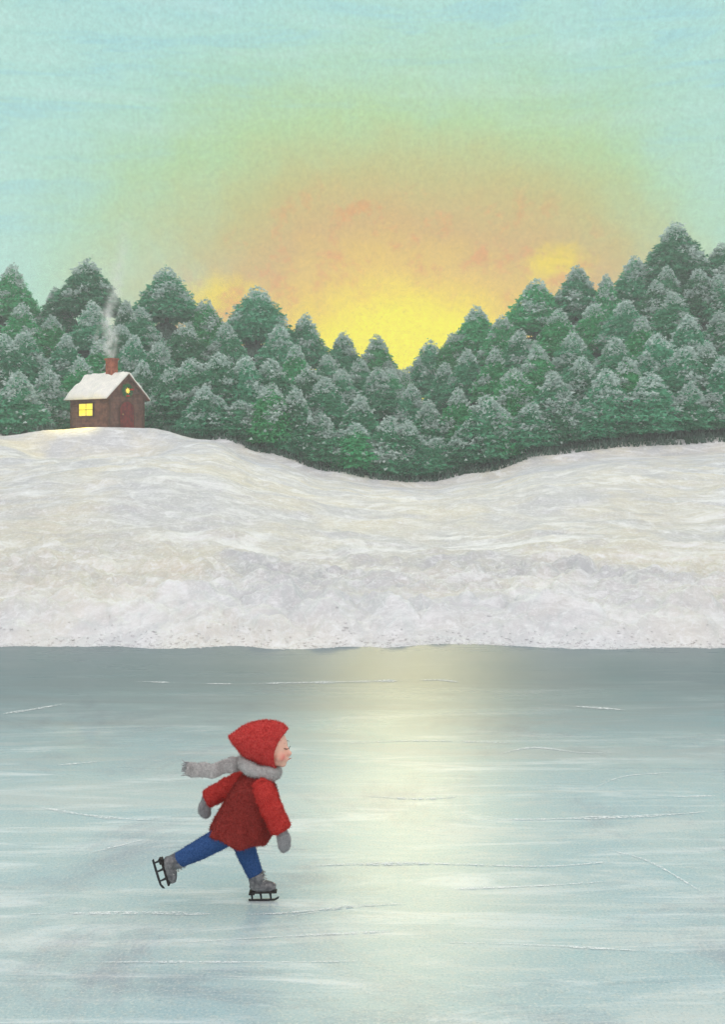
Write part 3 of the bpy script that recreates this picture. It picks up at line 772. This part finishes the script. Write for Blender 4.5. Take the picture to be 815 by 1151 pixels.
# body: one continuous surface
mb = MB()
tilt = Matrix.Rotation(R(-22), 3, 'Z')             # face turned a little to the viewer
hcn = q(307, 842, 0)
def hd(x, y, z): return hcn+tilt @ Vector((x, y, z))
mb.ball(hd(-.012, 0, .004), (.098, .086, .108), rot=tilt)
mb.ball(hd(.028, 0, -.045), (.066, .062, .058), rot=tilt)
mb.ball(hd(.06, 0, -.088), (.022, .026, .02), rot=tilt)                         # chin
mb.ball(hd(.100, 0, -.024), (.019, .014, .014), rot=tilt)                       # nose
mb.ball(hd(.090, 0, -.008), (.014, .010, .022), rot=tilt)
for s in (-1, 1):
    mb.ball(hd(.062, s*.040, -.040), (.030, .028, .028), rot=tilt)              # cheeks
    mb.ball(hd(-.01, s*.086, -.01), (.02, .012, .03), rot=tilt)                 # ears (under the hood)
mb.ball(hd(.087, 0, -.057), (.012, .018, .008), rot=tilt); mb.ball(hd(.083, 0, -.068), (.012, .015, .007), rot=tilt)   # lips
mb.tube([hd(-.03, 0, -.06), q(292, 868), q(288, 880)], [.045, .042, .06])
mb.tube([q(290, 874), q(284, 895), q(274, 918), q(264, 938)], [.065, .085, .085, .06], 18, flat=1.1)
ARM_F = [q(298, 884, -.125), q(306, 902, -.15), q(318, 924, -.15)]; ARM_B = [q(276, 886, .12), q(252, 897, .15), q(230, 909, .16)]
for A in (ARM_F, ARM_B):
    mb.tube([q(288, 884, A[0].y*.4)]+A, [.035, .036, .03, .022], 12)
HAND_F = [q(318, 924, -.15), q(321, 934, -.148), q(321, 942, -.145)]; HAND_B = [q(230, 909, .16), q(228, 917, .158), q(230, 925, .155)]
for Hh in (HAND_F, HAND_B): mb.tube(Hh, [.02, .026, .012], 12)
LEG_R = [q(262, 932, -.02), q(230, 951, -.055), q(201, 966, -.05)]; LEG_F = [q(266, 936, .05), q(277, 965, .045), q(288, 992, .03)]
for Lg in (LEG_R, LEG_F): mb.tube(Lg, [.05, .042, .03], 14)
mb.tube([q(201, 966, -.05), q(193, 970, -.05), q(193, 981, -.05)], [.03, .024, .014], 12)
mb.tube([q(288, 992, .03), q(291, 999, .03), q(308, 1000, .03)], [.034, .03, .018], 12)
link('body', blob(mb, .0055, 3), [SKIN], per)
# facial marks
LASH = simple('lashes', (48, 34, 34), (70, 50, 48), 60, .8, .1, 0); LIP = simple('lips', (196, 66, 66), (214, 84, 80), 60, .5, .3, 0)
from mathutils.bvhtree import BVHTree
bodyo = [c_ for c_ in COL.objects if c_.name.startswith('body')][0]
bv = BVHTree.FromPolygons([v_.co for v_ in bodyo.data.vertices], [tuple(p.vertices) for p in bodyo.data.polygons])
def onface(px, py, off=.0015):
    o_ = q(px, py, -1.0); h = bv.ray_cast(o_, Vector((0, 1, 0)))
    return (h[0]+h[1]*off) if h[0] else q(px, py, 0)
for pts, rr_, nm, mt in (([(319.8, 840.6), (321.2, 841.6), (323, 842), (324.8, 841.6), (326, 840.8)], .0026, 'eyelid', LASH), 
                     ([(320, 835.6), (322.6, 834.6), (325.4, 835.2)], .0016, 'eyebrow', LASH),
                     ([(324.5, 854), (326.0, 854.6), (327.6, 854.2)], .0028, 'lips', LIP)):
    mb = MB(); P = [onface(*p) for p in pts]; n = len(P); mb.tube(P, [rr_*(.4+.6*math.sin(math.pi*(i+.5)/n)) for i in range(n)], 8); mb.build(nm, mt, per)
# hood
mb = MB()
top = [(256.5, 829), (260, 827), (265, 823.5), (273, 818.5), (284, 814), (296, 812), (308, 812.5), (318, 815.5), (323, 820)]
bot = [(257.5, 833), (262, 839), (267, 845), (272, 850), (279, 856), (288, 861), (297, 864), (305, 866), (310, 866)]
hw = [1.2, 6, 10, 14.5, 19, 21.5, 22, 21.5, 19.5]
secs = []
for (a, b2), h_ in zip(zip(top, bot), hw):
    A, B = q(*a), q(*b2); secs.append(((A+B)/2, (A-B)/2, Vector((0, h_*k_, 0))))
c0, a0, b0 = secs[-1]
nrm = Vector((.96, 0, .28))
secs.append((c0+Vector((.006, 0, 0)), a0*.95, b0*.95)); secs.append((c0-Vector((.012, 0, 0)), a0*.88, b0*.88)); secs.append((c0-Vector((.1, 0, 0)), a0*.82, b0*.86))
# curve the opening: push side points back
mb2 = MB(); mb2.loft(secs, 36, True)
for v_ in mb2.v:
    fx = (v_.x-q(290, 0).x)/(q(322, 0).x-q(290, 0).x)
    if fx > 0: 
        s = min(1, abs(v_.y)/(20*k_)); v_.x -= .055*s*s*min(1, fx)
    if v_.x < q(290, 0).x: v_.z += .008*noise.noise(v_*14)
hm = mb2.mesh(); link('hood', fuzz(hm, 11000, .015, .0011, .8, 2), [RH], per)
# coat: A-line, with a thick hem
mb = MB()
bk_ = [(279, 868), (272, 874), (264, 884), (256, 897), (247, 911), (240, 924), (235, 936), (239, 938)]
fr_ = [(298, 869), (304, 874), (309, 884), (313, 898), (313, 914), (310, 930), (303, 945), (299, 945)]
wd_ = [10, 17, 22.5, 25, 27, 29, 31, 27]
secs = []
for (a, b2), h_ in zip(zip(bk_, fr_), wd_):
    A, B = q(*a), q(*b2); secs.append(((A+B)/2, (B-A)/2, Vector((0, h_*k_, 0))))
secs2 = []
for i in range(len(secs)-1):
    for s in range(4):
        t_ = s/4; secs2.append(tuple(secs[i][j]*(1-t_)+secs[i+1][j]*t_ for j in range(3)))
secs2.append(secs[-1]); mb.loft(secs2, 48, True)
for v_ in mb.v:                                   # soft folds towards the hem
    dz = sstep(q(0, 885).z, q(0, 945).z, v_.z)
    an = math.atan2(v_.y, v_.x-q(275, 0).x); f = 1+.045*dz*math.sin(an*7+1)+.03*dz*math.sin(an*11)
    cxx = q(275, 0).x; v_.y *= f; v_.x = cxx+(v_.x-cxx)*f; v_.z += dz*.010*math.sin(an*5+.6)
    v_.z -= .055*dz*(1-min(1, abs((v_.x-q(272, 0).x)/(32*k_)))**2)*(.35)
coat = link('coat', fuzz(mb.mesh(), 18000, .016, .0012, .8, 3), [RCD], per)
def sleeve(P, rad, seed):
    mb = MB(); pp = []; rr_ = []
    for i in range(len(P)-1):
        for s in range(5): t_ = s/5; pp.append(P[i]*(1-t_)+P[i+1]*t_); rr_.append((rad[i]*(1-t_)+rad[i+1]*t_)*(1+.05*math.sin(len(pp)*1.9)))
    pp.append(P[-1]); rr_.append(rad[-1]); d_ = (P[-1]-P[-2]).normalized(); pp.append(P[-1]-d_*.012); rr_.append(rad[-1]*.6)
    mb.tube(pp, rr_, 22); sm = fuzz(mb.mesh(), 7000, .016, .0012, .8, seed); return link('sleeve', sm, [RC], coat)
sleeve([q(294, 877, -.085), q(300, 886, -.125), q(308, 903, -.15), q(318.5, 925, -.15)], [.05, .060, .060, .056], 4)
sleeve([q(281, 878, .08), q(271, 885, .12), q(250, 897, .14), q(229, 909, .15)], [.045, .056, .056, .052], 5)
# trousers
mb = MB()
mb.tube([q(272, 922, -.0), q(268, 932, 0), q(265, 942, 0)], [.10, .10, .075], 20)
mb.tube([q(268, 928, -.015), q(250, 941, -.035), q(226, 953, -.058), q(210, 961, -.055), q(199, 967, -.05)], [.058, .063, .057, .048, .043], 18)
mb.tube([q(266, 934, .05), q(272, 952, .048), q(277, 966, .045), q(283, 980, .036), q(288.5, 992, .03)], [.07, .063, .057, .049, .043], 18)
link('trousers', fuzz(blob(mb, .007, 5), 9000, .012, .001, .8, 6), [BT], per)
# mittens with thumbs
def mitten(P, thumb, seed):
    mb = MB(); a, b2, c_ = P; d_ = (c_-a).normalized()
    mb.tube([a-d_*.02, a, b2, b2+d_*.03, c_+d_*.005, c_+d_*.02], [.034, .031, .036, .036, .027, .012], 16, flat=.72)
    mb.tube([a+d_*.015, a+d_*.03+thumb*.035, a+d_*.055+thumb*.046], [.016, .015, .009], 10)
    link('mitten', fuzz(blob(mb, .005, 3), 2600, .011, .001, .8, seed), [GM], per)
mitten([q(318, 926, -.15), q(321, 936, -.148), q(320.5, 946, -.145)], Vector((.9, -.3, .1)).normalized(), 7)
mitten([q(229, 910, .15), q(226, 918, .148), q(228, 927, .145)], Vector((-.9, -.4, 0)).normalized(), 8)
# scarf: loop round the neck with a long tail flying back
mb = MB(); n = 40; P = []
c0 = q(292, 864.5)
vs = []; fs = []
for i in range(n):
    a = 2*math.pi*i/n
    ctr = c0+Vector((math.cos(a)*.098-.002, math.sin(a)*.094, -math.cos(a)*.03))
    outd = Vector((math.cos(a), math.sin(a), 0))
    for j in range(12):
        b_ = 2*math.pi*j/12
        rr_ = .028*(1+.12*math.sin(a*5))
        vs.append(ctr+outd*math.cos(b_)*rr_+Vector((0, 0, math.sin(b_)*rr_*1.35)))
for i in range(n):
    for j in range(12):
        i2 = (i+1) % n; j2 = (j+1) % 12; fs.append((i*12+j, i2*12+j, i2*12+j2, i*12+j2))
loop = MB(); loop.add(vs, fs)
tp = [(276, 860, .05), (266, 861.5, .02), (252, 864.5, .0), (238, 867, -.02), (225, 868, .0), (214, 868, .02), (208, 867, .03)]
tw = [8, 8.5, 8.5, 8.2, 8, 8, 7.4]
secs = []
for i in range(len(tp)-1):
    for s in range(5):
        t_ = s/5; a = tp[i]; b2 = tp[i+1]; c_ = [a[k]*(1-t_)+b2[k]*t_ for k in range(3)]; w_ = tw[i]*(1-t_)+tw[i+1]*t_
        c_[1] += .7*math.sin(len(secs)*.55)
        secs.append((q(c_[0], c_[1], c_[2]+.008*math.sin(len(secs)*.8)), Vector((.1, .25, 1)).normalized()*w_*k_*(1+.05*math.sin(len(secs)*1.1)), Vector((0, 1, -.2))*.011))
loop.loft(secs, 22, True)
link('scarf', fuzz(loop.mesh(), 10000, .014, .0011, .8, 9), [GS], per)
sc_o = [c_ for c_ in COL.objects if c_.name.startswith('scarf')][0]
mb = MB(); rq = random.Random(4)
for i in range(13):
    z0 = -7+14*i/12; y0 = .03+rq.uniform(-.008, .008)
    p = q(208.5+rq.uniform(0, 1), 867-z0, y0)
    mb.tube([p+Vector((.01, 0, 0)), p+Vector((-.012, rq.uniform(-.008, .008), rq.uniform(-.006, .006))), p+Vector((-.03, rq.uniform(-.012, .012), rq.uniform(-.016, .012)))], [.0035, .003, .0018], 6)
mb.build('fringe', GM, sc_o)
# skates
BOOT = simple('grey_boot_leather', (88, 88, 92), (136, 134, 136), 30, .6, .3, .4, .004); STEEL, nt, b = material('dark_steel', .35, .5)
b.inputs['Base Color'].default_value = (.045, .045, .05, 1); b.inputs['Metallic'].default_value = .6
t = N(nt, 'ShaderNodeTexCoord'); L(nt, M(nt, 'ADD', .3, M(nt, 'MULTIPLY', noise_n(nt, t.outputs['Object'], 60), .25)), b.inputs['Roughness'])
LACE = simple('laces', (180, 178, 174), (205, 203, 198), 30, .9, .1, 0); SOLE = simple('sole', (44, 40, 40), (62, 58, 58), 30, .7, .2, 0)
def skate(loc, ang):
    e = empty('ice_skate', loc); e.parent = per; e.rotation_euler = (0, -ang, 0)
    mb = MB()
    mb.tube([(-.006, 0, .030), (-.002, 0, .02), (-.004, 0, -.005), (0, 0, -.04)], [.046, .047, .044, .04], 18)
    mb.ball((.004, 0, -.044), (.05, .036, .026)); mb.tube([(0, 0, -.035), (.04, 0, -.04), (.08, 0, -.046), (.11, 0, -.05)], [.038, .034, .029, .018], 16, flat=1.05)
    bt = link('boot', blob(mb, .0045, 3), [BOOT], e)
    mb = MB(); mb.box((.035, 0, -.073), (.16, .05, .012)); mb.box((-.03, 0, -.083), (.035, .042, .012)); sl2 = mb.build('sole', SOLE, e, False)
    md = sl2.modifiers.new('b', 'BEVEL'); md.width = .004; md.segments = 2
    mb = MB()
    for i in range(4): z = .035-i*.02; x = .044+i*.004+(.012 if i == 3 else 0); mb.tube([(x-.012, -.03, z), (x+.006, 0, z+.004), (x-.012, .03, z)], .0028, 6)
    mb.build('laces', LACE, e)
    mb = MB()
    prof = [(-.052, -.121), (-.046, -.1275), (.0, -.1285), (.06, -.1285), (.10, -.1265), (.122, -.117), (.128, -.104), (.120, -.106), (.10, -.116), (-.05, -.116)]
    k = len(prof); mb.add([(x, -.0035, z) for x, z in prof]+[(x, .0035, z) for x, z in prof], [tuple(range(k)), tuple(range(k, 2*k))[::-1]]+[(i, (i+1) % k, k+(i+1) % k, k+i) for i in range(k)])
    for x in (-.03, .022, .078): mb.tube([(x-.004, 0, -.075), (x, 0, -.1), (x+.002, 0, -.12)], [.009, .006, .005], 8)
    mb.build('blade', STEEL, e, False)
skate(q(288, 992, .03), R(1))
bpy.context.view_layer.update()
skate(q(199, 967, -.05), R(-73))
# ------------------------------------------------------------------ render settings
S.render.engine = 'CYCLES'
S.cycles.volume_step_rate = 1
S.cycles.volume_bounces = 6
S.cycles.max_bounces = 8
